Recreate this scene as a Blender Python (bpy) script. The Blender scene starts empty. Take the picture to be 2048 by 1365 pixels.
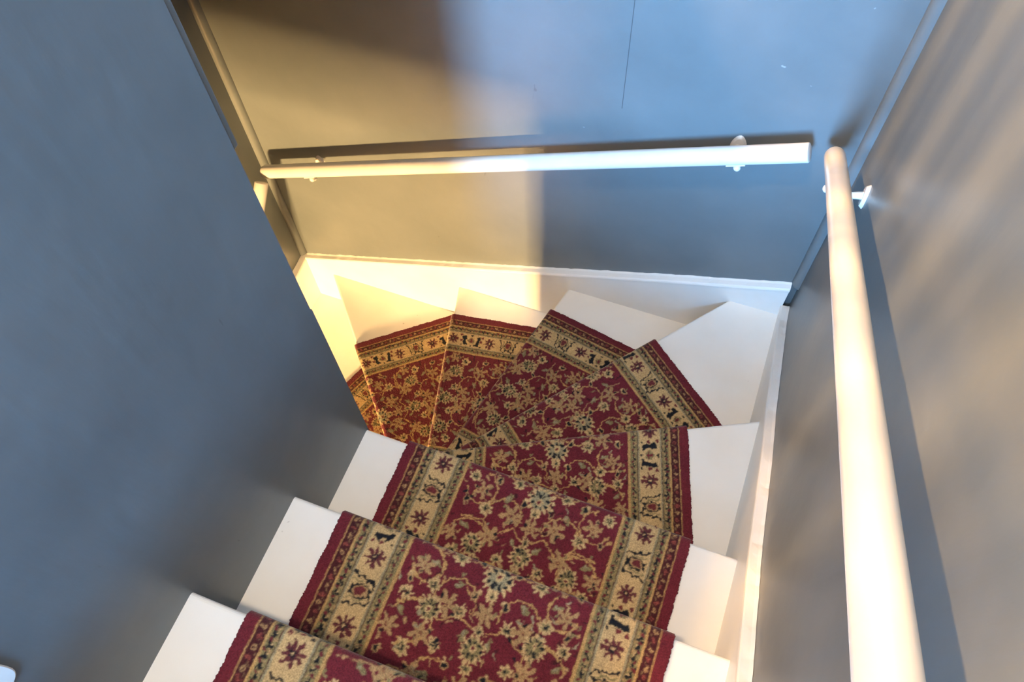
import bpy, bmesh, math, random
import numpy as np
from mathutils import Matrix, Vector

random.seed(7)
RNG = np.random.default_rng(11)
scene = bpy.context.scene
col = scene.collection
PI = math.pi

# ------------------------------------------------------------------ dimensions (metres)
H = 0.2                      # riser height
G = 0.2346                   # going of the straight flight
W = 0.841                    # face of the right skirting (treads stop here)
D = 0.8655                   # face of the back skirting
XR, YB = W + .02, D + .02    # wall planes
XL = -0.891                  # left wall of the lower flight
XLF = XL + .02
PT = 0.05                    # partition thickness
ANG = {1: 26.4, 2: 51.3, 3: 77.1, 4: 103.6, 5: 131.5, 6: 155.5, 7: 180.0}
Z_UP, Z_HALL, Z_LOW, Z_CEIL = 0.8, 1.27, -2.0, 3.6
Y_TOP = -4*G

# ------------------------------------------------------------------ camera
cam = bpy.data.cameras.new('camera')
cam.sensor_width = 36.0
cam.lens = 1651.74 * 36.0 / 2048.0
cam.clip_start = 0.01
cam_o = bpy.data.objects.new('camera', cam)
col.objects.link(cam_o)
cam_o.matrix_world = Matrix.Translation((0.6036, -0.5373, 1.7092)) @ (
    Matrix.Rotation(0.4144, 4, 'Z') @ Matrix.Rotation(0.5013, 4, 'X') @ Matrix.Rotation(-0.0616, 4, 'Z'))
scene.camera = cam_o

# ------------------------------------------------------------------ world, window light, exposure
world = bpy.data.worlds.new('world'); scene.world = world
world.use_nodes = True
wn = world.node_tree.nodes
wn['Background'].inputs['Color'].default_value = (0.45, 0.68, 1.0, 1)
wn['Background'].inputs['Strength'].default_value = 1.0

def area_light(name, loc, target, sx, sy, power, color):
    l = bpy.data.lights.new(name, 'AREA'); l.shape = 'RECTANGLE'
    l.size, l.size_y, l.energy, l.color = sx, sy, power, color
    o = bpy.data.objects.new(name, l); col.objects.link(o)
    o.location = loc
    o.rotation_euler = (Vector(target) - Vector(loc)).to_track_quat('-Z', 'Y').to_euler()
    return o
SKY = (0.21, 0.54, 1.0)
area_light('window_daylight', (0.46, -4.35, 2.3), (0.44, 0, 1.4), 0.70, 2.0, 1500, SKY)
area_light('added_daylight_side', (0.835, -0.95, 2.75), (0.0, -0.95, 2.3), 1.1, 0.8, 17, SKY)  # added cool fill for the partition, set in an unseen window
scene.view_settings.view_transform = 'Standard'
scene.view_settings.look = 'None'
scene.view_settings.exposure = 0.16
scene.view_settings.gamma = 1.0
scene.view_settings.use_curve_mapping = False

# ------------------------------------------------------------------ helpers
def new_obj(name, me, mat=None, parent=None):
    o = bpy.data.objects.new(name, me); col.objects.link(o)
    if mat is not None:
        me.materials.clear(); me.materials.append(mat)
    if parent is not None: o.parent = parent
    return o

def tag(o, label=None, cat=None, group=None, kind=None):
    if label: o['label'] = label
    if cat: o['category'] = cat
    if group: o['group'] = group
    if kind: o['kind'] = kind
    return o

def empty(name, loc, label, cat):
    o = bpy.data.objects.new(name, None); col.objects.link(o); o.location = loc
    o.empty_display_size = .05
    return tag(o, label, cat)

def bm_obj(name, bm, mat, parent=None, smooth=False):
    bmesh.ops.recalc_face_normals(bm, faces=bm.faces)
    me = bpy.data.meshes.new(name); bm.to_mesh(me); bm.free()
    if smooth:
        for p in me.polygons: p.use_smooth = True
    o = new_obj(name, me, mat)
    if parent is not None:
        o.parent = parent
        o.matrix_parent_inverse = Matrix.Translation(-parent.location)
    return o

def box_bm(bm, a, b):
    vs = [bm.verts.new((x, y, z)) for x in (a[0], b[0]) for y in (a[1], b[1]) for z in (a[2], b[2])]
    for f in ((0, 1, 3, 2), (4, 6, 7, 5), (0, 4, 5, 1), (2, 3, 7, 6), (0, 2, 6, 4), (1, 5, 7, 3)):
        bm.faces.new([vs[i] for i in f])
    return vs

def box(name, a, b, mat, parent=None, bevel=0.0):
    bm = bmesh.new(); box_bm(bm, a, b)
    if bevel:
        bmesh.ops.bevel(bm, geom=list(bm.edges), offset=bevel, segments=2, profile=.5, affect='EDGES')
    return bm_obj(name, bm, mat, parent)

def wall_with_holes(name, axis, c0, c1, u0, u1, v0, v1, holes, mat):
    """slab normal to `axis` from c0 to c1, spanning u,v with rectangular holes (hu0,hu1,hv0,hv1)"""
    us = sorted({u0, u1, *[h[0] for h in holes], *[h[1] for h in holes]})
    vs = sorted({v0, v1, *[h[2] for h in holes], *[h[3] for h in holes]})
    bm = bmesh.new()
    for i in range(len(us) - 1):
        for j in range(len(vs) - 1):
            cu, cv = (us[i] + us[i+1]) / 2, (vs[j] + vs[j+1]) / 2
            if any(h[0] < cu < h[1] and h[2] < cv < h[3] for h in holes): continue
            if axis == 'x': box_bm(bm, (c0, us[i], vs[j]), (c1, us[i+1], vs[j+1]))
            else: box_bm(bm, (us[i], c0, vs[j]), (us[i+1], c1, vs[j+1]))
    bmesh.ops.remove_doubles(bm, verts=bm.verts, dist=1e-5)
    cnt = {}
    for f in bm.faces:
        k = tuple(sorted(v.index for v in f.verts)); cnt.setdefault(k, []).append(f)
    o = bm_obj(name, bm, mat)
    return o

def extrude_poly(name, pts, z0, z1, mat, parent=None, bevel=0.0, nose=None):
    bm = bmesh.new()
    lo = [bm.verts.new((x, y, z0)) for x, y in pts]
    hi = [bm.verts.new((x, y, z1)) for x, y in pts]
    n = len(pts)
    bm.faces.new(lo[::-1]); bm.faces.new(hi)
    for i in range(n): bm.faces.new((lo[i], lo[(i+1) % n], hi[(i+1) % n], hi[i]))
    if bevel:
        bmesh.ops.recalc_face_normals(bm, faces=bm.faces)
        on = lambda v: abs(nose[0]*v.co.x+nose[1]*v.co.y-nose[2]) < 1e-4
        ed = [e for e in bm.edges if on(e.verts[0]) and on(e.verts[1]) and abs(e.verts[0].co.z-e.verts[1].co.z) < 1e-5]
        bmesh.ops.bevel(bm, geom=ed, offset=bevel, segments=4, profile=.5, affect='EDGES')
    return bm_obj(name, bm, mat, parent)

def tube_bm(bm, path, radii, seg=24, cap=True):
    path = [Vector(p) for p in path]; rings = []
    up = None
    for i, p in enumerate(path):
        a = path[max(i-1, 0)]; b = path[min(i+1, len(path)-1)]
        t = (b - a).normalized()
        if up is None:
            up = Vector((0, 0, 1)) if abs(t.z) < .9 else Vector((1, 0, 0))
        s = t.cross(up).normalized(); u = s.cross(t).normalized(); up = u
        r = radii[i] if hasattr(radii, '__len__') else radii
        rings.append([bm.verts.new(p + (s*math.cos(q) + u*math.sin(q))*r) for q in [2*PI*k/seg for k in range(seg)]])
    for i in range(len(rings)-1):
        for k in range(seg):
            bm.faces.new((rings[i][k], rings[i][(k+1) % seg], rings[i+1][(k+1) % seg], rings[i+1][k]))
    if cap:
        bm.faces.new(rings[0][::-1]); bm.faces.new(rings[-1])

def rod_with_ends(p0, p1, r, dome0=False, dome1=False, soft=0.003):
    """round rod; an end is domed or flat with a small softened edge"""
    p0, p1 = Vector(p0), Vector(p1); t = (p1-p0).normalized(); L = (p1-p0).length
    path, rad = [], []
    def end(dome):
        if dome: return [(r*(1-math.cos(a)), r*math.sin(a)) for a in [PI/2*k/7 for k in range(8)]]
        return [(0, r-soft), (soft*.3, r-soft*.3), (soft, r)]
    for s, q in end(dome0): path.append(p0+t*s); rad.append(max(q, 1e-4))
    n = 40
    for k in range(1, n): path.append(p0+t*(L*k/n)); rad.append(r)
    for s, q in reversed(end(dome1)): path.append(p1-t*s); rad.append(max(q, 1e-4))
    return path, rad

def smooth_angle(o, deg=40):
    for p in o.data.polygons: p.use_smooth = True
    try: o.data.set_sharp_from_angle(angle=math.radians(deg))
    except Exception: pass

# ------------------------------------------------------------------ materials
def mat_new(name):
    m = bpy.data.materials.new(name); m.use_nodes = True
    nt = m.node_tree; return m, nt, nt.nodes['Principled BSDF']

def N(nt, t, **kw):
    n = nt.nodes.new(t)
    for k, v in kw.items():
        if k in n.inputs: n.inputs[k].default_value = v
        else: setattr(n, k, v)
    return n

def satin_wall():
    m, nt, b = mat_new('satin_slate_wall_paint')
    tc = N(nt, 'ShaderNodeNewGeometry')
    n1 = N(nt, 'ShaderNodeTexNoise', Scale=3.2, Detail=5.0, Roughness=.6)
    nt.links.new(tc.outputs['Position'], n1.inputs['Vector'])
    r1 = N(nt, 'ShaderNodeValToRGB')
    r1.color_ramp.elements[0].position = .3; r1.color_ramp.elements[0].color = (.108, .124, .131, 1)
    r1.color_ramp.elements[1].position = .75; r1.color_ramp.elements[1].color = (.142, .158, .165, 1)
    nt.links.new(n1.outputs['Fac'], r1.inputs['Fac'])
    # chips and nicks of pale undercoat
    n2 = N(nt, 'ShaderNodeTexNoise', Scale=38.0, Detail=2.0)
    nt.links.new(tc.outputs['Position'], n2.inputs['Vector'])
    r2 = N(nt, 'ShaderNodeValToRGB')
    r2.color_ramp.elements[0].position = .80; r2.color_ramp.elements[0].color = (0, 0, 0, 1)
    r2.color_ramp.elements[1].position = .84; r2.color_ramp.elements[1].color = (.6, .6, .6, 1)
    nt.links.new(n2.outputs['Fac'], r2.inputs['Fac'])
    mx = N(nt, 'ShaderNodeMixRGB'); mx.inputs['Color2'].default_value = (.42, .45, .47, 1)
    nt.links.new(r2.outputs['Color'], mx.inputs['Fac']); nt.links.new(r1.outputs['Color'], mx.inputs['Color1'])
    mp5 = N(nt, 'ShaderNodeMapping'); mp5.inputs['Scale'].default_value = (30, 30, 9); mp5.inputs['Rotation'].default_value = (.5, .4, .3)
    nt.links.new(tc.outputs['Position'], mp5.inputs['Vector'])
    n5 = N(nt, 'ShaderNodeTexNoise', Scale=1.0, Detail=3.0, Roughness=.6)
    nt.links.new(mp5.outputs['Vector'], n5.inputs['Vector'])
    r5 = N(nt, 'ShaderNodeValToRGB')
    r5.color_ramp.elements[0].position = .735; r5.color_ramp.elements[0].color = (0, 0, 0, 1)
    r5.color_ramp.elements[1].position = .76; r5.color_ramp.elements[1].color = (.45, .45, .45, 1)
    nt.links.new(n5.outputs['Fac'], r5.inputs['Fac'])
    mx5 = N(nt, 'ShaderNodeMixRGB'); mx5.inputs['Color2'].default_value = (.05, .055, .06, 1)
    nt.links.new(r5.outputs['Color'], mx5.inputs['Fac']); nt.links.new(mx.outputs['Color'], mx5.inputs['Color1'])
    nt.links.new(mx5.outputs['Color'], b.inputs['Base Color'])
    # brushed, rolled relief
    mp = N(nt, 'ShaderNodeMapping'); mp.inputs['Scale'].default_value = (60, 60, 14)
    nt.links.new(tc.outputs['Position'], mp.inputs['Vector'])
    n3 = N(nt, 'ShaderNodeTexNoise', Scale=1.0, Detail=4.0)
    nt.links.new(mp.outputs['Vector'], n3.inputs['Vector'])
    n4 = N(nt, 'ShaderNodeTexNoise', Scale=5.0, Detail=3.0)
    nt.links.new(tc.outputs['Position'], n4.inputs['Vector'])
    ad = N(nt, 'ShaderNodeMath', operation='MULTIPLY_ADD'); ad.inputs[1].default_value = 6.0
    nt.links.new(n4.outputs['Fac'], ad.inputs[0]); nt.links.new(n3.outputs['Fac'], ad.inputs[2])
    bp = N(nt, 'ShaderNodeBump', Strength=.22, Distance=.0015)
    nt.links.new(ad.outputs[0], bp.inputs['Height']); nt.links.new(bp.outputs['Normal'], b.inputs['Normal'])
    b.inputs['Roughness'].default_value = .36
    b.inputs['Specular IOR Level'].default_value = .4
    return m

def white_paint(name, c, rough, wear=.0):
    m, nt, b = mat_new(name)
    g = N(nt, 'ShaderNodeNewGeometry')
    n1 = N(nt, 'ShaderNodeTexNoise', Scale=9.0, Detail=4.0)
    nt.links.new(g.outputs['Position'], n1.inputs['Vector'])
    r = N(nt, 'ShaderNodeValToRGB')
    r.color_ramp.elements[0].position = .3; r.color_ramp.elements[0].color = (c[0]*.95, c[1]*.94, c[2]*.92, 1)
    r.color_ramp.elements[1].position = .7; r.color_ramp.elements[1].color = (*c, 1)
    nt.links.new(n1.outputs['Fac'], r.inputs['Fac'])
    out = r.outputs['Color']
    if wear:
        n2 = N(nt, 'ShaderNodeTexNoise', Scale=55.0, Detail=1.0)
        nt.links.new(g.outputs['Position'], n2.inputs['Vector'])
        r2 = N(nt, 'ShaderNodeValToRGB')
        r2.color_ramp.elements[0].position = .79; r2.color_ramp.elements[0].color = (0, 0, 0, 1)
        r2.color_ramp.elements[1].position = .82; r2.color_ramp.elements[1].color = (wear, wear, wear, 1)
        nt.links.new(n2.outputs['Fac'], r2.inputs['Fac'])
        mx = N(nt, 'ShaderNodeMixRGB'); mx.inputs['Color2'].default_value = (.2, .17, .13, 1)
        nt.links.new(r2.outputs['Color'], mx.inputs['Fac']); nt.links.new(out, mx.inputs['Color1'])
        out = mx.outputs['Color']
    nt.links.new(out, b.inputs['Base Color'])
    n3 = N(nt, 'ShaderNodeTexNoise', Scale=70.0, Detail=3.0)
    nt.links.new(g.outputs['Position'], n3.inputs['Vector'])
    bp = N(nt, 'ShaderNodeBump', Strength=.15, Distance=.001)
    nt.links.new(n3.outputs['Fac'], bp.inputs['Height']); nt.links.new(bp.outputs['Normal'], b.inputs['Normal'])
    b.inputs['Roughness'].default_value = rough
    return m

def plain(name, c, rough=.5, metal=0.0):
    m, nt, b = mat_new(name)
    g = N(nt, 'ShaderNodeNewGeometry')
    n1 = N(nt, 'ShaderNodeTexNoise', Scale=12.0, Detail=3.0)
    nt.links.new(g.outputs['Position'], n1.inputs['Vector'])
    mx = N(nt, 'ShaderNodeMixRGB')
    mx.inputs['Color1'].default_value = (c[0]*.9, c[1]*.9, c[2]*.9, 1); mx.inputs['Color2'].default_value = (*c, 1)
    nt.links.new(n1.outputs['Fac'], mx.inputs['Fac']); nt.links.new(mx.outputs['Color'], b.inputs['Base Color'])
    b.inputs['Roughness'].default_value = rough; b.inputs['Metallic'].default_value = metal
    return m

def emitter(name, c, s):
    m, nt, b = mat_new(name)
    b.inputs['Emission Color'].default_value = (*c, 1); b.inputs['Emission Strength'].default_value = s
    b.inputs['Base Color'].default_value = (*c, 1)
    return m

def carpet_mat():
    m, nt, b = mat_new('woven_carpet_pile')
    at = N(nt, 'ShaderNodeAttribute'); at.attribute_name = 'weave'
    g = N(nt, 'ShaderNodeNewGeometry')
    n1 = N(nt, 'ShaderNodeTexNoise', Scale=420.0, Detail=2.0)
    nt.links.new(g.outputs['Position'], n1.inputs['Vector'])
    hs = N(nt, 'ShaderNodeHueSaturation')
    mr = N(nt, 'ShaderNodeMapRange'); mr.inputs['From Min'].default_value = .3; mr.inputs['From Max'].default_value = .7
    mr.inputs['To Min'].default_value = .72; mr.inputs['To Max'].default_value = 1.28
    nt.links.new(n1.outputs['Fac'], mr.inputs['Value']); nt.links.new(mr.outputs['Result'], hs.inputs['Value'])
    nt.links.new(at.outputs['Color'], hs.inputs['Color'])
    nt.links.new(hs.outputs['Color'], b.inputs['Base Color'])
    bp = N(nt, 'ShaderNodeBump', Strength=.6, Distance=.002)
    nt.links.new(n1.outputs['Fac'], bp.inputs['Height']); nt.links.new(bp.outputs['Normal'], b.inputs['Normal'])
    b.inputs['Roughness'].default_value = 1.0
    b.inputs['Specular IOR Level'].default_value = .1
    b.inputs['Sheen Weight'].default_value = .22
    b.inputs['Sheen Roughness'].default_value = .5
    return m

M_WALL = satin_wall()
M_WHITE = white_paint('white_stair_paint', (.80, .78, .74), .38, wear=.5)
M_SKIRT = white_paint('white_skirting_gloss', (.82, .80, .77), .28)
M_RAIL = white_paint('white_rail_enamel', (.70, .66, .61), .22)
M_CARPET = carpet_mat()
M_WOOD = plain('hall_oak_boards', (.28, .16, .08), .5)
M_CEIL = plain('ceiling_white', (.45, .44, .42), .8)
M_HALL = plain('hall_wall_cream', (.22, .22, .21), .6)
M_GLASS, _nt, _b = mat_new('window_glass')
_b.inputs['Transmission Weight'].default_value = 1.0; _b.inputs['Roughness'].default_value = .02
M_SEAM = plain('panel_seam_dark_joint', (.05, .055, .06), .6)

# ------------------------------------------------------------------ room shell
def struct(o): o['kind'] = 'structure'; return o

wb_ = struct(box('wall_back', (-2.1, YB, Z_LOW-.1), (XR+.1, YB+.1, Z_CEIL), M_WALL))
# two boards meet in the upper right of the back wall: the right one stands a hair proud of a dark joint
box('board_joint', (.3015, YB-.0006, .235), (.3030, YB, 2.6), M_SEAM, wb_)
struct(wall_with_holes('wall_right', 'x', XR, XR+.1, -4.5, YB, Z_LOW-.1, Z_CEIL, [(-1.5, -.4, 2.35, 3.15)], M_WALL))
def profile_wall(name, x0, x1, prof):
    bm = bmesh.new()
    a = [bm.verts.new((x1, y, z)) for y, z in prof]; b = [bm.verts.new((x0, y, z)) for y, z in prof]
    bm.faces.new(a); bm.faces.new(b[::-1])
    for i in range(len(prof)):
        j = (i+1) % len(prof); bm.faces.new((a[i], b[i], b[j], a[j]))
    return struct(bm_obj(name, bm, M_WALL))
profile_wall('wall_left', XL-.1, XL, [(-3.6, Z_LOW-.1), (YB, Z_LOW-.1), (YB, 1.12), (Y_TOP, 1.12), (Y_TOP, .7), (-3.6, .7)])
# partition between the flights: its free end steps out slightly low down
profile_wall('wall_partition', -PT, 0, [(-3.0, Z_LOW), (.003, Z_LOW), (.003, .518), (0, .522), (0, 1.30), (Y_TOP, 1.30), (Y_TOP, .7), (-3.0, .7)])
# hall level upstairs
struct(box('floor_hall', (-2.0, Y_TOP, 1.12), (-PT, YB, Z_HALL), M_WOOD))
struct(box('floor_landing', (-2.0, -4.4, .7), (XR, Y_TOP-.004, Z_UP), M_WOOD))
struct(box('wall_hall_step', (-2.0, Y_TOP-.002, Z_UP), (-PT, Y_TOP+.03, 1.119), M_HALL))
struct(box('wall_hall_left', (-2.1, -4.5, .7), (-2.0, YB, Z_CEIL), M_HALL))
struct(wall_with_holes('wall_front', 'y', -4.5, -4.4, -2.1, XR+.1, Z_LOW-.1, Z_CEIL, [(.08, .84, 1.25, 3.35)], M_HALL))
struct(box('ceiling', (-2.1, -4.5, Z_CEIL), (XR+.1, YB+.1, Z_CEIL+.1), M_CEIL))
struct(box('floor', (-2.1, -4.5, Z_LOW-.1), (XR+.1, YB+.1, Z_LOW), M_WOOD))
# added unseen wall; its doorway head cuts off the lower lamp's upward light
struct(wall_with_holes('wall_foot_added', 'y', -1.34, -1.28, XL, -PT, Z_LOW, .7, [(-.86, -.08, Z_LOW, -.36)], M_WALL))

def window(name, cx, cy, cz, w, h, axis):
    fr = bmesh.new(); t = .04
    def bx(u0, u1, v0, v1, d):
        if axis == 'y': box_bm(fr, (cx+u0, cy-d, cz+v0), (cx+u1, cy+d, cz+v1))
        else: box_bm(fr, (cx-d, cy+u0, cz+v0), (cx+d, cy+u1, cz+v1))
    bx(-w/2, -w/2+t, -h/2, h/2, .03); bx(w/2-t, w/2, -h/2, h/2, .03)
    bx(-w/2+t, w/2-t, -h/2, -h/2+t, .03); bx(-w/2+t, w/2-t, h/2-t, h/2, .03)
    bx(-w/2+t, w/2-t, -.015, .015, .025)
    o = struct(bm_obj(name, fr, M_SKIRT))
    d, e = .003, w/2-t
    for v0, v1 in ((-h/2+t, -.015), (.015, h/2-t)):
        if axis == 'y': box('pane', (cx-e, cy-d, cz+v0), (cx+e, cy+d, cz+v1), M_GLASS, o)
        else: box('pane', (cx-d, cy-e, cz+v0), (cx+d, cy+e, cz+v1), M_GLASS, o)
    return o
window('window_1', .46, -4.45, 2.3, .76, 2.1, 'y')
window('window_side_added', XR+.05, -.95, 2.75, 1.1, .8, 'x')  # unseen window added to carry the side fill light

# ------------------------------------------------------------------ skirtings and corner trims
def skirting(name, axis, plane_wall, plane_face, line, zlow, parent_cap=True):
    """line: [(u, ztop)...]; board between wall plane and face plane, with a proud cap bead along its sloping top"""
    bm = bmesh.new()
    def V(c, u, z): return bm.verts.new((u, c, z) if axis == 'y' else (c, u, z))
    n = len(line)
    ft = [V(plane_face, u, z-.014) for u, z in line]; fb = [V(plane_face, u, min(zlow(u), z-.05)) for u, z in line]
    wt = [V(plane_wall, u, z-.014) for u, z in line]; wb = [V(plane_wall, u, min(zlow(u), z-.05)) for u, z in line]
    for i in range(n-1):
        for q in ((ft, fb), (fb, wb), (wb, wt), (wt, ft)):
            bm.faces.new((q[0][i], q[0][i+1], q[1][i+1], q[1][i]))
    bm.faces.new((ft[0], wt[0], wb[0], fb[0])); bm.faces.new((ft[-1], fb[-1], wb[-1], wt[-1]))
    o = struct(bm_obj(name, bm, M_SKIRT))
    # cap bead with a slightly ragged painted upper edge
    bm = bmesh.new(); sgn = 1 if plane_face < plane_wall else -1
    us = []
    for i in range(n-1):
        k = max(2, int(abs(line[i+1][0]-line[i][0])/.012))
        us += [(line[i][0]+(line[i+1][0]-line[i][0])*q/k, line[i][1]+(line[i+1][1]-line[i][1])*q/k) for q in range(k)]
    us.append(line[-1])
    rows = []
    for u, z in us:
        j = random.uniform(-.0012, .0012)+.0012*math.sin(u*37)*math.sin(u*91)
        cs = [(0, -.014), (sgn*-.004, -.014), (sgn*-.0045, -.009), (sgn*-.003, -.004), (0, -.001),
              (sgn*.013, .001+j*.5), (sgn*.0195, .004+j)]
        row = []
        for dc, dz in cs:
            c = plane_face + dc
            row.append(V(c, u, z+dz))
        row.append(V(plane_wall-sgn*.0005, u, z-.014))
        rows.append(row)
    for i in range(len(rows)-1):
        for k in range(len(rows[0])):
            k2 = (k+1) % len(rows[0])
            bm.faces.new((rows[i][k], rows[i+1][k], rows[i+1][k2], rows[i][k2]))
    bm.faces.new(rows[0]); bm.faces.new(rows[-1][::-1])
    c = bm_obj('cap_bead', bm, M_SKIRT, o)
    return o

skirting('baseboard_back', 'y', YB, D, [(XLF, -.936), (-.435, -.762), (-.041, -.606), (.499, -.388), (W, -.256)], lambda u: Z_LOW)
skirting('baseboard_right', 'x', XR, W, [(D, -.345), (.80, -.322), (.408, -.112), (.235, .0), (0, .128), (-.279, .318), (-.93, .872)], lambda u: -.9 if u > -.3 else -.2)
skirting('baseboard_left', 'x', XL, XLF, [(YB, -.936), (.74, -.952), (.45, -1.04), (0, -1.27), (-.70, -1.86), (-1.27, -1.88)], lambda u: Z_LOW)

def corner_trim(name, cx, cy, sx, sy, z0, z1, r):
    bm = bmesh.new()
    prof = [(0, 0), (sx*r, 0)] + [(sx*r*math.cos(a), sy*r*math.sin(a)) for a in [PI/2*k/8 for k in range(1, 8)]] + [(0, sy*r)]
    lo = [bm.verts.new((cx+x, cy+y, z0)) for x, y in prof]; hi = [bm.verts.new((cx+x, cy+y, z1)) for x, y in prof]
    n = len(prof); bm.faces.new(lo); bm.faces.new(hi[::-1])
    for i in range(n): bm.faces.new((lo[i], lo[(i+1) % n], hi[(i+1) % n], hi[i]))
    o = struct(bm_obj(name, bm, M_WALL)); smooth_angle(o, 50); return o
corner_trim('trim_1', XL, YB, 1, -1, -.93, 1.10, .020)
corner_trim('trim_2', XR, YB, -1, -1, -.25, Z_CEIL, .022)
# bead along the free end of the partition, upper part only
struct(box('trim_3', (-.016, .0008, .915), (-.0012, .0105, 1.30), M_WALL, bevel=.0015))

# ------------------------------------------------------------------ staircase
stair = empty('winder_staircase', (.42, -.2, 0), 'white painted winder staircase turning left around the slate partition', 'staircase')

def clip(poly, nx, ny, c):
    """keep nx*x+ny*y <= c"""
    out = []
    for i in range(len(poly)):
        a, b = poly[i], poly[(i+1) % len(poly)]
        da, db = nx*a[0]+ny*a[1]-c, nx*b[0]+ny*b[1]-c
        if da <= 0: out.append(a)
        if (da < 0 < db) or (db < 0 < da):
            t = da/(da-db); out.append((a[0]+(b[0]-a[0])*t, a[1]+(b[1]-a[1])*t))
    return out

SETB = .020   # nosing overhang
TH = .028     # tread thickness
def nose_line(k):
    """returns (nx,ny,c): points in front (downstairs) have n.p > c"""
    if k <= 0: return (0, 1, k*G)
    if k <= 7:
        a = math.radians(ANG[k]); return (-math.sin(a), math.cos(a), 0)
    return (0, -1, (k-7)*G)
def room_poly(k):
    if k <= 0: return [(0, Y_TOP+.012), (W, Y_TOP+.012), (W, D), (0, D)]
    if k <= 7: return [(XLF, 0.0035), (W, 0.0035), (W, D), (XLF, D)] if k > 1 else [(0, 0.0035), (0, -.05), (W, -.05), (W, D), (XLF, D), (XLF, .0035)]
    return [(XLF, -1.25), (-PT, -1.25), (-PT, .1), (XLF, .1)]
K0, K1 = -3, 9
for k in range(K0, K1+1):
    z = -k*H
    nx, ny, c = nose_line(k)
    p = clip(room_poly(k), nx, ny, c)
    ux, uy, uc = nose_line(k-1)
    p = clip(p, -ux, -uy, -(uc-SETB))          # back edge reaches the riser of the step above
    extrude_poly('tread', p, z-TH, z, M_WHITE, stair, bevel=.008, nose=(nx, ny, c))
    q = clip(room_poly(k), nx, ny, c-SETB+.0005)
    q = clip(q, -nx, -ny, -(c-SETB-.014))
    if len(q) > 2: extrude_poly('riser', q, z-H-.001, z-TH+.001, M_WHITE, stair)
# top riser meets the landing
extrude_poly('riser', [(0, Y_TOP-.003), (W, Y_TOP-.003), (W, Y_TOP+.012), (0, Y_TOP+.012)], .6, Z_UP-.001, M_WHITE, stair)

# ------------------------------------------------------------------ carpet pattern, drawn in strip coordinates (1 mm cells)
UW, VP = 640, 512
C = dict(burg=(.106, .014, .022), dark=(.048, .010, .013), gold=(.36, .225, .088), cream=(.42, .295, .145),
         sage=(.185, .150, .070), navy=(.008, .009, .013), tan=(.30, .190, .090), grey=(.235, .205, .125))
pat = np.zeros((VP, UW, 3)); pat[:] = C['burg']
VV, UU = np.meshgrid(np.arange(VP)+.5, np.arange(UW)+.5, indexing='ij')
def smooth_noise(shape, cell, rng):
    gh, gw = shape[0]//cell, -(-shape[1]//cell)+1
    g = rng.uniform(-1, 1, (gh, gw+1))
    y = np.arange(shape[0])/cell; x = np.arange(shape[1])/cell
    y0 = y.astype(int) % gh; y1 = (y0+1) % gh; fy = (y-np.floor(y))[:, None]
    x0 = x.astype(int); x1 = np.minimum(x0+1, gw); fx = (x-x0)[None, :]
    fy = fy*fy*(3-2*fy); fx = fx*fx*(3-2*fx)
    a = g[y0][:, x0]*(1-fx)+g[y0][:, x1]*fx; b = g[y1][:, x0]*(1-fx)+g[y1][:, x1]*fx
    return a*(1-fy)+b*fy
UJ = UU+smooth_noise((VP, UW), 4, RNG)*2.6+smooth_noise((VP, UW), 8, RNG)*2.2
VJ = VV+smooth_noise((VP, UW), 4, RNG)*2.6+smooth_noise((VP, UW), 8, RNG)*2.2
def rel(u, v):
    du = UJ-u; dv = (VJ-v+VP/2) % VP-VP/2
    return du, dv
def paint(mask, c): pat[mask] = C[c] if isinstance(c, str) else c
def disc(u, v, r, c, ru=None):
    du, dv = rel(u, v); paint((du/(ru or r))**2+(dv/r)**2 < 1, c)
def petals(u, v, r, n, c, depth=.45, ph=0.0, sq=1.0, pw=1.0):
    du, dv = rel(u, v); th = np.arctan2(dv, du)+ph; rr = np.hypot(du*sq, dv)
    paint(rr < r*(1-depth+depth*np.abs(np.cos(n*th/2))**pw), c)
def line(pts, w, c):
    m = np.zeros((VP, UW), bool)
    for (u0, v0), (u1, v1) in zip(pts[:-1], pts[1:]):
        du, dv = rel(u0, v0); ex, ey = u1-u0, v1-v0; L = ex*ex+ey*ey+1e-9
        t = np.clip((du*ex+dv*ey)/L, 0, 1); m |= np.hypot(du-t*ex, dv-t*ey) < w
    paint(m, c)
def arc(u, v, r, a0, a1, w, c, n=14, spiral=0.0):
    line([(u+(r-spiral*i/n)*math.cos(a), v+(r-spiral*i/n)*math.sin(a)) for i, a in
          [(i, math.radians(a0+(a1-a0)*i/n)) for i in range(n+1)]], w, c)
def leaf(u, v, ln, wd, ang, c, core=None):
    a = math.radians(ang); du, dv = rel(u, v)
    x = du*math.cos(a)+dv*math.sin(a); y = -du*math.sin(a)+dv*math.cos(a)
    m = (np.abs(x) < ln) & (np.abs(y) < wd*(1-(x/ln)**2)); paint(m, c)
    if core: paint((np.abs(x) < ln*.6) & (np.abs(y) < wd*.5*(1-(x/ln/.6)**2)), core)
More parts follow.
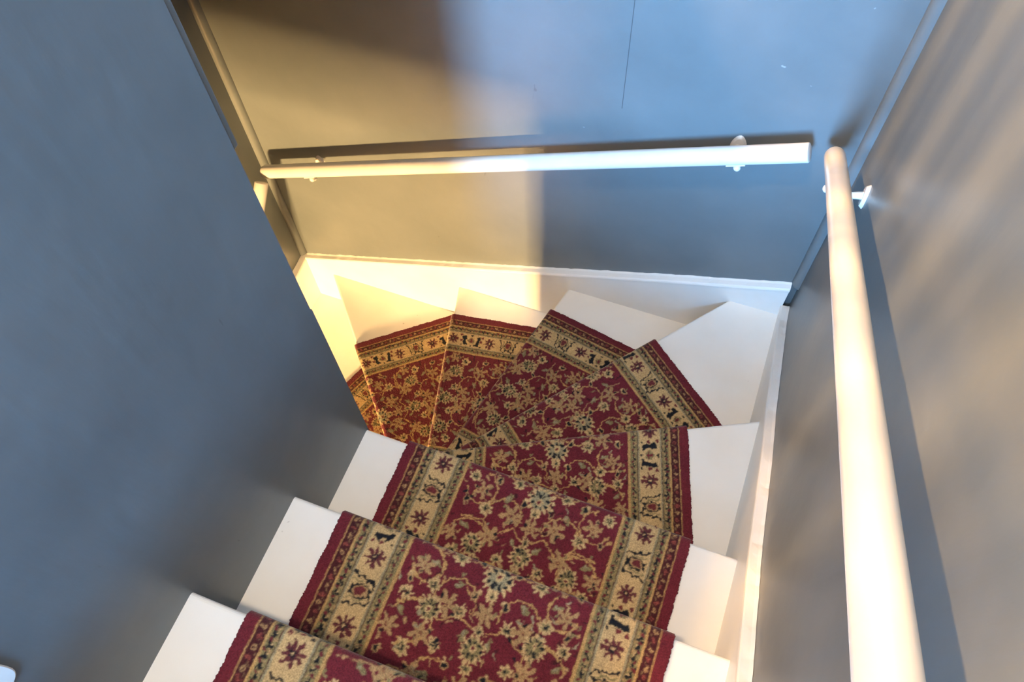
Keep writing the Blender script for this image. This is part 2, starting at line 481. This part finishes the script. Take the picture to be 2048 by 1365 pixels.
# -- field motifs
def palmette(u, v, s=1.0, flip=1, g='grey'):
    petals(u, v, 33*s, 13, 'cream', .36, .3, 1.12, 1.3)
    petals(u, v, 23*s, 11, g, .35, .9, 1.12)
    for k in range(9):
        a = math.radians(40*k+10); leaf(u+17*s*math.cos(a), v+17*s*math.sin(a), 5.5*s, 2.9*s, 40*k+10, 'navy')
    disc(u, v+4*flip*s, 9*s, 'cream', 7*s); disc(u, v+5*flip*s, 4.5*s, 'burg', 4*s)
    for a in (60, 120): leaf(u+7*s*math.cos(math.radians(a)), v-9*s*flip, 5*s, 2*s, a, 'navy')
def star(u, v, s=1.0, ph=0.0, c='tan'):
    petals(u, v, 25*s, 7 if int(u+v) % 2 else 6, c, .68, ph, 1.0, 1.7); disc(u+1, v-1, 3.4*s, 'burg'); disc(u+1, v-1, 1.6*s, 'gold')
    a = ph*3+u; leaf(u+15*s*math.cos(a), v+15*s*math.sin(a), 6*s, 2.6*s, math.degrees(a)+40, 'navy')
    leaf(u+19*s*math.cos(a+2.4), v+19*s*math.sin(a+2.4), 6*s, 2.2*s, math.degrees(a)+100, 'sage')
def rosette(u, v, s=1.0, ph=0.0):
    petals(u, v, 17.5*s, 7, 'cream', .45, ph, 1.0, 1.4); petals(u, v, 9.5*s, 5, 'sage', .4, ph)
    petals(u, v, 6*s, 5, 'navy', .5, ph); disc(u+1, v+1, 1.8*s, 'cream')
def bud(u, v, s, ang):
    leaf(u, v, 13*s, 7.5*s, ang, 'tan'); leaf(u, v, 8.5*s, 4.3*s, ang, 'navy')
    a = math.radians(ang); disc(u+9*s*math.cos(a), v+9*s*math.sin(a), 3.6*s, 'cream')
def green(u, v, s, ang):
    leaf(u, v, 14*s, 6*s, ang, 'sage'); leaf(u+2, v+1, 8*s, 3*s, ang+12, 'grey')
for sgn in (1, -1):
    X = lambda d: 320+sgn*d
    A = lambda a: a if sgn == 1 else 180-a
    for (d, v, r, a0, a1, sp) in ((52, 60, 46, -150, 120, 14), (118, 128, 44, 20, 290, 12), (60, 196, 44, -60, 200, 10), (130, 236, 40, 100, 350, 12),
                                  (50, 316, 46, -150, 120, 14), (120, 388, 44, 20, 290, 12), (58, 452, 44, -60, 200, 10), (132, 492, 36, 100, 350, 12)):
        arc(X(d), v, r, A(a0), A(a1), 1.7, 'gold', spiral=sp)
    line([(X(12), 30), (X(40), 44), (X(78), 40), (X(110), 58), (X(150), 52)], 1.6, 'tan')
    line([(X(10), 160), (X(36), 178), (X(70), 150), (X(104), 176), (X(146), 170)], 1.6, 'gold')
    line([(X(8), 286), (X(44), 300), (X(82), 284), (X(112), 312), (X(160), 306)], 1.6, 'tan')
    line([(X(14), 416), (X(44), 430), (X(76), 410), (X(112), 434), (X(150), 424)], 1.6, 'gold')
    for (d, v, s, a) in ((34, 20, .95, 70), (148, 24, .9, 110), (84, 92, .9, 40), (150, 206, .9, 80), (30, 236, .9, 100), (96, 268, .95, 60),
                         (158, 330, .85, 100), (36, 346, .9, 70), (92, 412, .85, 30), (28, 472, .9, 120), (150, 462, .85, 75)):
        bud(X(d), v, s, A(a))
    for (d, v, s, a) in ((62, 44, 1, 30), (118, 66, .9, 120), (26, 150, .9, 60), (134, 152, 1, 20), (66, 234, .9, 130), (122, 300, .9, 50),
                         (66, 318, 1, 20), (24, 400, .9, 100), (146, 404, .9, 40), (62, 478, .9, 150), (116, 500, .9, 20)):
        green(X(d), v, s, A(a))
    for (d, v, s, p) in ((76, 14, .95, .2), (142, 92, .85, .9), (44, 108, .8, .5), (104, 200, .95, .1), (150, 262, .8, .6), (54, 276, .8, .3),
                         (118, 346, .95, .8), (66, 370, .75, .2), (148, 436, .85, .5), (46, 436, .8, .1), (106, 464, .8, .7)):
        rosette(X(d), v, s, p)
    for (d, v, s, p) in ((112, 34, 1.0, .2), (30, 78, .95, .6), (78, 146, 1.0, .1), (154, 128, .8, .4), (48, 204, 1.05, .3), (124, 236, .9, .8),
                         (88, 312, .95, .3), (156, 372, .85, .1), (96, 380, .9, .5), (28, 300, .85, .2), (74, 440, 1.0, .9), (136, 490, .85, .4)):
        star(X(d), v, s, p if sgn == 1 else PI-p)
    palmette(X(104), 118, .8, sgn, 'sage'); palmette(X(98), 246+178, .8, -sgn, 'sage')
for i in range(230):                     # broken leaf tips and stray tufts between the flowers
    u, v = RNG.uniform(150, 490), RNG.uniform(0, VP)
    leaf(u, v, RNG.uniform(4, 9), RNG.uniform(1.3, 3.0), RNG.uniform(0, 180), ('tan', 'sage', 'navy', 'gold', 'grey', 'dark', 'tan', 'dark')[i % 8])
palmette(320, 0, 1.05, 1); palmette(320, 128, .85, -1, 'sage'); palmette(320, 256, 1.05, -1); palmette(320, 384, .85, 1, 'sage')
for v in (62, 190, 318, 446): star(320, v, .9, .26); rosette(320, v+32, .7); rosette(320, v-30, .6)
# -- borders (distance from the nearer edge)
E_ = np.minimum(UJ*.3+UU*.7, UW-(UJ*.3+UU*.7))
def band(a, b, c): paint((E_ >= a) & (E_ < b), c)
band(-9, 22, 'burg'); band(22, 24.2, 'gold'); band(24.2, 43, 'dark'); band(43, 47.5, 'gold'); band(47.5, 64, 'sage')
band(64, 65.5, 'dark'); band(65.5, 69, 'grey'); band(69, 119, 'cream'); band(119, 122.5, 'grey'); band(122.5, 124, 'dark')
band(124, 141, 'sage'); band(141, 147, 'gold')
for side in (0, 1):
    B = (lambda e: e) if side == 0 else (lambda e: UW-e)
    sg = 1 if side == 0 else -1
    for i in range(32):
        v = i*16+4
        petals(B(33), v, 4.6, 4, 'tan' if i % 2 else (.20, .05, .04), .4); disc(B(33), v, 1.4, 'dark')
        leaf(B(38), v+8, 4, 1.3, 70, (.16, .10, .05))
    for i in range(32):
        v = i*16
        leaf(B(56), v, 6.0, 4.0, 90+25*sg, 'navy'); disc(B(58), v+2, 1.6, 'cream')
        disc(B(53), v+8, 3.2, 'burg'); disc(B(60), v+8, 2.3, 'tan'); disc(B(51), v+12, 2.0, 'navy')
        leaf(B(132), v+5, 5.6, 3.4, 90-25*sg, 'navy'); disc(B(131), v+7, 1.5, 'cream')
        disc(B(135), v+13, 3.0, 'burg'); disc(B(128), v+13, 2.2, 'tan')
    for P0 in (0, 256):
        for v in (0, 128):
            petals(B(94), P0+v, 21, 8, (.085, .020, .024), .62, .2, 1.0, 1.3); petals(B(94), P0+v, 8, 8, 'navy', .6, .5); disc(B(94), P0+v, 2.4, 'cream')
        v = P0+64      # oval between two scrolling stems
        for q in (-1, 1):
            line([(B(72), v+q*30), (B(80), v+q*24), (B(90), v+q*26), (B(101), v+q*20), (B(112), v+q*22), (B(117), v+q*14)], 2.1, 'navy')
            line([(B(74), v+q*18), (B(82), v+q*15), (B(92), v+q*17), (B(106), v+q*12)], 1.5, 'sage')
        disc(B(93), v, 13, 'navy', 18); disc(B(93), v, 10, 'tan', 14.5); disc(B(92), v, 7.2, (.11, .02, .024), 10); 
        for q in (-1, 1): leaf(B(112), v+q*6, 7, 3.2, 90-30*q*sg, 'navy'); leaf(B(75), v+q*5, 6, 2.6, 90+20*q*sg, 'navy')
        for v, q in ((P0+166, 1), (P0+218, -1)):    # bracket
            leaf(B(84), v, 10, 7.5, 90+30*sg*q, 'navy'); leaf(B(106), v+5*q, 12, 6.5, 90-35*sg*q, 'navy')
            line([(B(82), v+5*q), (B(94), v+2*q), (B(106), v+6*q)], 4.6, 'navy'); disc(B(95), v-9*q, 4, (.11, .02, .024))
            disc(B(113), v-8*q, 3.2, 'navy'); disc(B(76), v-11*q, 3.6, (.11, .02, .024))
        v = P0+192
        petals(B(94), v, 12, 5, 'sage', .5, .7); petals(B(94), v, 7.5, 5, 'burg', .5); leaf(B(112), v, 5, 2.5, 90, 'navy'); leaf(B(76), v, 5, 2.5, 90, 'navy')
# soften to yarn scale, add yarn-to-yarn variation and worn patches
pat = .5*pat+.125*(np.roll(pat, 1, 0)+np.roll(pat, -1, 0)+np.roll(pat, 1, 1)+np.roll(pat, -1, 1))
pat *= (1+.16*RNG.uniform(-1, 1, (VP, UW, 1)))*(1+.10*smooth_noise((VP, UW), 32, RNG)[..., None])
def sample(s_mm, v_mm):
    u = np.clip(s_mm-.5, 0, UW-1.001); v = (v_mm-.5) % VP
    u0 = u.astype(int); v0 = v.astype(int) % VP; v1 = (v0+1) % VP; fu = (u-u0)[..., None]; fv = (v-np.floor(v))[..., None]
    return (pat[v0, u0]*(1-fu)+pat[v0, u0+1]*fu)*(1-fv)+(pat[v1, u0]*(1-fu)+pat[v1, u0+1]*fu)*fv

# ------------------------------------------------------------------ runner sections, one fitted to each step
RW, CT = .640, .008
XO = .742
def outer(k):
    """(back, nose) corners of the outer carpet edge on step k"""
    if k <= 0: return ((XO, (k-1)*G-SETB+.004), (XO, k*G))
    T = {1: ((.786, -.012), (.677, .3365)), 2: ((.783, .457), (.529, .6605)), 3: ((.508, .713), (.1765, .771)),
         4: ((.130, .798), (-.1815, .750)), 5: ((-.240, .852), (-.539, .609)), 6: ((-.548, .618), (-.668, .3045)),
         7: ((-.700, .320), (-.745, 0.0))}
    if k <= 7: return T[k]
    return ((-XO, (8-k)*G+SETB-.004), (-XO, (7-k)*G))
def lerp(a, b, t): return (a[0]+(b[0]-a[0])*t, a[1]+(b[1]-a[1])*t)
def section_corners(k):
    ob, on = outer(k)
    ex, ey = on[0]-ob[0], on[1]-ob[1]; L = math.hypot(ex, ey); ex, ey = ex/L, ey/L
    ix, iy = -ey, ex                       # inward normal (to the newel)
    if k <= 0: return ob, on, (ob[0]-RW, ob[1]), (on[0]-RW, on[1]), (ex, ey), (ix, iy), L
    if k >= 8: return ob, on, (ob[0]+RW, ob[1]), (on[0]+RW, on[1]), (ex, ey), (ix, iy), L
    def inner(o, nl):
        # run from o along the line nl until RW inward of the outer edge
        nx, ny, c = nl; dx, dy = -ny, nx
        dd = dx*ix+dy*iy
        if dd < 0: dx, dy, dd = -dx, -dy, -dd
        t = RW/dd
        r = math.hypot(o[0], o[1])-.075
        t = min(t, r)
        return (o[0]+dx*t, o[1]+dy*t)
    i_n = inner(on, nose_line(k)); i_b = inner(ob, nose_line(k-1))
    return ob, on, i_b, i_n, (ex, ey), (ix, iy), L

runner = empty('stair_runner', (.42, -.2, .0), 'burgundy floral stair runner with beige bordered edges fitted over the steps', 'carpet')
vacc = 0.0
BOFF = {0: .123, -1: .169, -2: .10, 1: .193, 2: .06, 4: .1}     # where the border repeat falls on each step
def make_section(k, res, first_v):
    ob, on, ib, inn, e, i_, L = section_corners(k)
    z = -k*H+CT
    last = (k == K1)
    nb = outer(k+1)[0] if not last else None
    nxt = section_corners(k+1) if not last else None
    nA = int(RW/res)+1
    a = np.linspace(0, 1, nA)
    Pb = np.array(ob)[None]*(1-a[:, None])+np.array(ib)[None]*a[:, None]
    Pn = np.array(on)[None]*(1-a[:, None])+np.array(inn)[None]*a[:, None]
    nx, ny, c = nose_line(k); nrm = np.array([nx, ny])
    nT = max(6, int(max(L, .05)/res))
    rows, svals, vvals = [], [], []
    oa = np.array(ob); ev = np.array(e); iv = np.array(i_)
    def add(P, zz, extra_v=0.0, flat=None):
        base = P if flat is None else flat
        s = (base-oa)@iv; t = (base-oa)@ev
        rows.append(np.column_stack([P, np.broadcast_to(zz, len(P))])); svals.append(s); vvals.append(t+extra_v)
    r = .013                               # fold radius over the nosing
    Pf = Pn-nrm*(r-CT)
    for t in np.linspace(0, 1, nT): add(Pb*(1-t)+Pf*t, z)
    for q in range(1, 8):
        th = PI/2*q/7
        add(Pf+nrm*(r*math.sin(th)), z-r*(1-math.cos(th)), r*th, Pf)
    Q = Pn-nrm*(SETB-CT-.002); zb = -(k+1)*H+.004
    nR = max(8, int((H-r)/(res*2)))
    Pt = Pf+nrm*r
    for t in np.linspace(0, 1, nR+1)[1:]:
        hug = min(1, t*1.6)                 # drops from the fold and hugs the riser lower down
        add(Pt*(1-hug)+Q*hug, (z-r)*(1-t)+zb*t, r*PI/2+(H-r)*t, Pf)
    V = np.array(rows); S = np.array(svals); T = np.array(vvals)
    nV, nU = V.shape[:2]
    colr = sample(S*1000, (T+first_v)*1000)
    edge = np.minimum(S, RW-S) < .147
    colr = np.where(edge[..., None], sample(S*1000, (T+first_v+BOFF.get(k, 0))*1000), colr)
    # pile relief: small tufts, ragged edges, a slightly slack lay
    V[:, :, 2] += RNG.uniform(-.0006, .0006, (nV, nU))
    rag = RNG.normal(0, .0007, nV)+np.interp(np.arange(nV), np.arange(0, nV+9, 9), RNG.normal(0, .0007, len(np.arange(0, nV+9, 9))))
    V[:, 0, :2] -= (rag[:, None]*iv); V[:, -1, :2] += (rag[:, None]*iv)
    # turned-down edges
    lo0 = V[:, 0].copy(); lo1 = V[:, -1].copy()
    d3 = np.zeros((nV, 3)); d3[:, 2] = -CT+.0005
    ns = nT+4
    back = np.array([nrm[0], nrm[1], 0.0])*(-CT+.001)
    d3[ns:] = back
    d3[ns-4:ns+3] = (np.linspace(0, 1, 7)[:, None]*back+(1-np.linspace(0, 1, 7)[:, None])*np.array([0, 0, -CT+.0005]))
    lo0 += d3; lo1 += d3
    V = np.concatenate([lo0[:, None], V, lo1[:, None]], 1)
    cc = np.concatenate([colr[:, :1], colr, colr[:, -1:]], 1)
    nU += 2
    me = bpy.data.meshes.new('runner_section')
    idx = np.arange(nV*nU).reshape(nV, nU)
    quads = np.stack([idx[:-1, :-1], idx[:-1, 1:], idx[1:, 1:], idx[1:, :-1]], -1).reshape(-1, 4)
    if k > 7 or k <= 7: quads = quads[:, ::-1]
    me.vertices.add(nV*nU); me.vertices.foreach_set('co', V.reshape(-1).astype(np.float32))
    me.loops.add(len(quads)*4); me.loops.foreach_set('vertex_index', quads.reshape(-1).astype(np.int32))
    me.polygons.add(len(quads)); me.polygons.foreach_set('loop_start', (np.arange(len(quads))*4).astype(np.int32))
    me.polygons.foreach_set('use_smooth', np.ones(len(quads), bool))
    me.update(calc_edges=True)
    at = me.color_attributes.new('weave', 'FLOAT_COLOR', 'POINT')
    rgba = np.ones((nV*nU, 4), np.float32); rgba[:, :3] = cc.reshape(-1, 3)
    at.data.foreach_set('color', rgba.reshape(-1))
    me.validate()
    o = new_obj('runner_section', me, M_CARPET, runner)
    o.matrix_parent_inverse = Matrix.Translation(-runner.location)
    return float(L+.02+H)

for k in range(K0, K1+1):
    vis = -2 <= k <= 6
    first = {0: .030, -1: .030+.245, -2: .06, 1: .225}.get(k, vacc)
    vacc = first + make_section(k, .002 if vis else .006, first)

# ------------------------------------------------------------------ handrails
RR, OFF = .0222, .070
def handrail(label, p0, p1, wall_n, dome0, dome1, brackets):
    p0, p1 = Vector(p0), Vector(p1); wn_ = Vector(wall_n)
    root = empty('handrail', tuple((p0+p1)/2), label, 'handrail')
    path, rad = rod_with_ends(p0, p1, RR, dome0, dome1)
    bm = bmesh.new(); tube_bm(bm, path, rad, 36)
    o = bm_obj('rail', bm, M_RAIL, root); smooth_angle(o, 45)
    t = (p1-p0).normalized(); L = (p1-p0).length
    up = Vector((0, 0, 1))
    side = wn_.cross(up)                       # horizontal along the wall
    for f in brackets:
        c = p0+t*(f*L); under = (up-t*up.dot(t)).normalized()*-1
        wall_pt = c-wn_*OFF                    # on the wall at rail height
        bm = bmesh.new()
        # teardrop wall plate
        n = 20; cen = wall_pt+Vector((0, 0, -.038))
        lo, hi = [], []
        for k in range(n):
            a_ = 2*PI*k/n; rx = .019; rz = .031
            q = cen+side*(rx*math.cos(a_)*(1-.25*math.sin(a_)))+up*(rz*math.sin(a_))
            lo.append(bm.verts.new(q)); hi.append(bm.verts.new(cen+(q-cen)*.8+wn_*.007))
        bm.faces.new(lo[::-1]); bm.faces.new(hi)
        for k in range(n): bm.faces.new((lo[k], lo[(k+1) % n], hi[(k+1) % n], hi[k]))
        br = bm_obj('bracket', bm, M_RAIL, root); smooth_angle(br, 35)
        # curved arm from the plate up to the rail's underside
        a0 = cen+wn_*.004; a3 = c+under*(RR+.002)
        a1 = a0+wn_*.045+up*-.012; a2 = a3+under*.030+wn_*.004
        pts = []
        for k in range(13):
            q = k/12; pts.append(a0*(1-q)**3+a1*3*q*(1-q)**2+a2*3*q*q*(1-q)+a3*q**3)
        bm = bmesh.new(); tube_bm(bm, pts, [.0085-.0025*math.sin(PI*k/12) for k in range(13)], 14)
        o = bm_obj('arm', bm, M_RAIL); o.parent = br; smooth_angle(o, 50)
        # saddle strap hugging the rail
        bm = bmesh.new(); vs = []
        b2 = t.cross(under)
        for s_ in (-.022, .022):
            for rr_ in (RR-.0005, RR+.003):
                vs.append([bm.verts.new(c+t*s_+(under*math.cos(g)+b2*math.sin(g))*rr_) for g in [math.radians(-38+76*k/8) for k in range(9)]])
        for A_, B_ in ((0, 1), (1, 3), (3, 2), (2, 0)):
            for k in range(8): bm.faces.new((vs[A_][k], vs[A_][k+1], vs[B_][k+1], vs[B_][k]))
        bm.faces.new([vs[i][0] for i in (0, 1, 3, 2)]); bm.faces.new([vs[i][8] for i in (0, 2, 3, 1)])
        o = bm_obj('saddle', bm, M_RAIL); o.parent = br; smooth_angle(o, 35)
        # ball finial at the elbow of the arm
        bm = bmesh.new(); bmesh.ops.create_uvsphere(bm, u_segments=14, v_segments=10, radius=.0088)
        bmesh.ops.translate(bm, verts=bm.verts, vec=c+under*(RR+.009)+wn_*.008)
        o = bm_obj('finial', bm, M_RAIL, smooth=True); o.parent = br
        # screw head
        bm = bmesh.new(); bmesh.ops.create_uvsphere(bm, u_segments=10, v_segments=6, radius=.005)
        bmesh.ops.translate(bm, verts=bm.verts, vec=c+under*(RR+.0025)+t*.016)
        o = bm_obj('screw', bm, M_RAIL, smooth=True); o.parent = br
    return root

handrail('long white handrail across the back wall, lit amber at one end', (-.842, YB-OFF, -.3625), (.740, YB-OFF, .3155), (0, -1, 0), True, False, (.120, .905))
handrail('white handrail sloping down the brownish wall beside the steps to the corner', (XR-OFF, -1.25, 1.70), (XR-OFF, .825, .318), (-1, 0, 0), False, True, (.14, .93))
handrail('short white handrail end peeking out behind the edge of the partition', (XL+OFF, .775, -.360), (XL+OFF, -.45, -1.57), (1, 0, 0), False, False, (.3, .86))

# white fitting low on the partition, cut by the edge of the photograph
pl = empty('wall_plate', (.004, -.668, .757), 'small white plate fixed low on the slate partition wall', 'wall plate')
bm = bmesh.new()
prof = [(.037*math.copysign(abs(math.cos(q))**.5, math.cos(q)), .054*math.copysign(abs(math.sin(q))**.4, math.sin(q))) for q in [2*PI*(k+.5)/28 for k in range(28)]]
lo = [bm.verts.new((0, -.668+y, .757+z)) for y, z in prof]; hi = [bm.verts.new((.0018, -.668+y*.96, .757+z*.95)) for y, z in prof]
bm.faces.new(lo); bm.faces.new(hi[::-1])
for i in range(len(prof)): bm.faces.new((lo[i], lo[(i+1) % 28], hi[(i+1) % 28], hi[i]))
bm_obj('plate', bm, M_SKIRT, pl)
bm = bmesh.new(); bmesh.ops.create_uvsphere(bm, u_segments=10, v_segments=6, radius=.0025)
bmesh.ops.translate(bm, verts=bm.verts, vec=(.002, -.668, .757)); bm_obj('screw', bm, M_RAIL, pl, smooth=True)

# ------------------------------------------------------------------ upstairs balustrade and the two warm lamps and an added ceiling fill (out of frame, they light the stairwell)
bal = empty('balustrade', (-.025, -.2, Z_HALL), 'white balustrade around the stairwell on the upper floor', 'balustrade')
for i in range(21):
    y = .826-i*.085
    z0 = Z_HALL if y > .01 else 1.30
    bm = bmesh.new(); tube_bm(bm, [(-.025, y, z0), (-.025, y, z0+.06), (-.025, y, z0+.3), (-.025, y, 2.06)], [.016, .014, .011, .011], 12)
    o = bm_obj('baluster', bm, M_RAIL, bal); smooth_angle(o, 50)
bm = bmesh.new(); tube_bm(bm, [(-.025, YB, 2.075), (-.025, Y_TOP, 2.075)], .028, 16)
o = bm_obj('top_rail', bm, M_RAIL, bal); smooth_angle(o, 50)

def lamp(name, label, loc, hang_z, power, color, radius):
    root = empty(name, loc, label, 'lamp')
    x, y, z = loc
    M_B = emitter('warm_bulb', color, 3.0)
    bm = bmesh.new(); bmesh.ops.create_uvsphere(bm, u_segments=16, v_segments=12, radius=radius*.7)
    bmesh.ops.translate(bm, verts=bm.verts, vec=loc)
    o = bm_obj('bulb', bm, M_B, root, smooth=True); o.visible_shadow = True
    bm = bmesh.new(); tube_bm(bm, [(x, y, z+radius*1.25), (x, y, hang_z-.02)], .006, 10); bm_obj('cord', bm, M_RAIL, root)
    bm = bmesh.new(); tube_bm(bm, [(x, y, z+radius*1.15), (x, y, z+radius*1.15+.05)], [.02, .016], 14); bm_obj('bulb_holder', bm, M_RAIL, root)
    bm = bmesh.new(); tube_bm(bm, [(x, y, hang_z-.03), (x, y, hang_z)], [.03, .045], 18); bm_obj('ceiling_rose', bm, M_RAIL, root)
    l = bpy.data.lights.new(name+'_light', 'POINT'); l.energy = power; l.color = color; l.shadow_soft_size = radius
    lo = bpy.data.objects.new(name+'_light', l); col.objects.link(lo); lo.parent = root
    return root
WARM = (1.0, .61, .235)
lamp('pendant_lamp', 'bare warm bulb hanging over the upstairs hall beside the balustrade', (-.40, .55, 1.75), Z_CEIL, 500, (1.0, .56, .20), .035)
lamp('pendant_lamp', 'bare warm bulb hanging beyond the added doorway at the foot of the stairs', (-.41, -2.5, -.60), .7, 3000, WARM, .10)
lamp('pendant_lamp', 'added warm fill bulb, unseen, under the ceiling above the upper steps', (.16, -.85, 3.38), Z_CEIL, 350, (1.0, .80, .55), .06)  # added fill that whitens treads and rail tops, not a known lamp
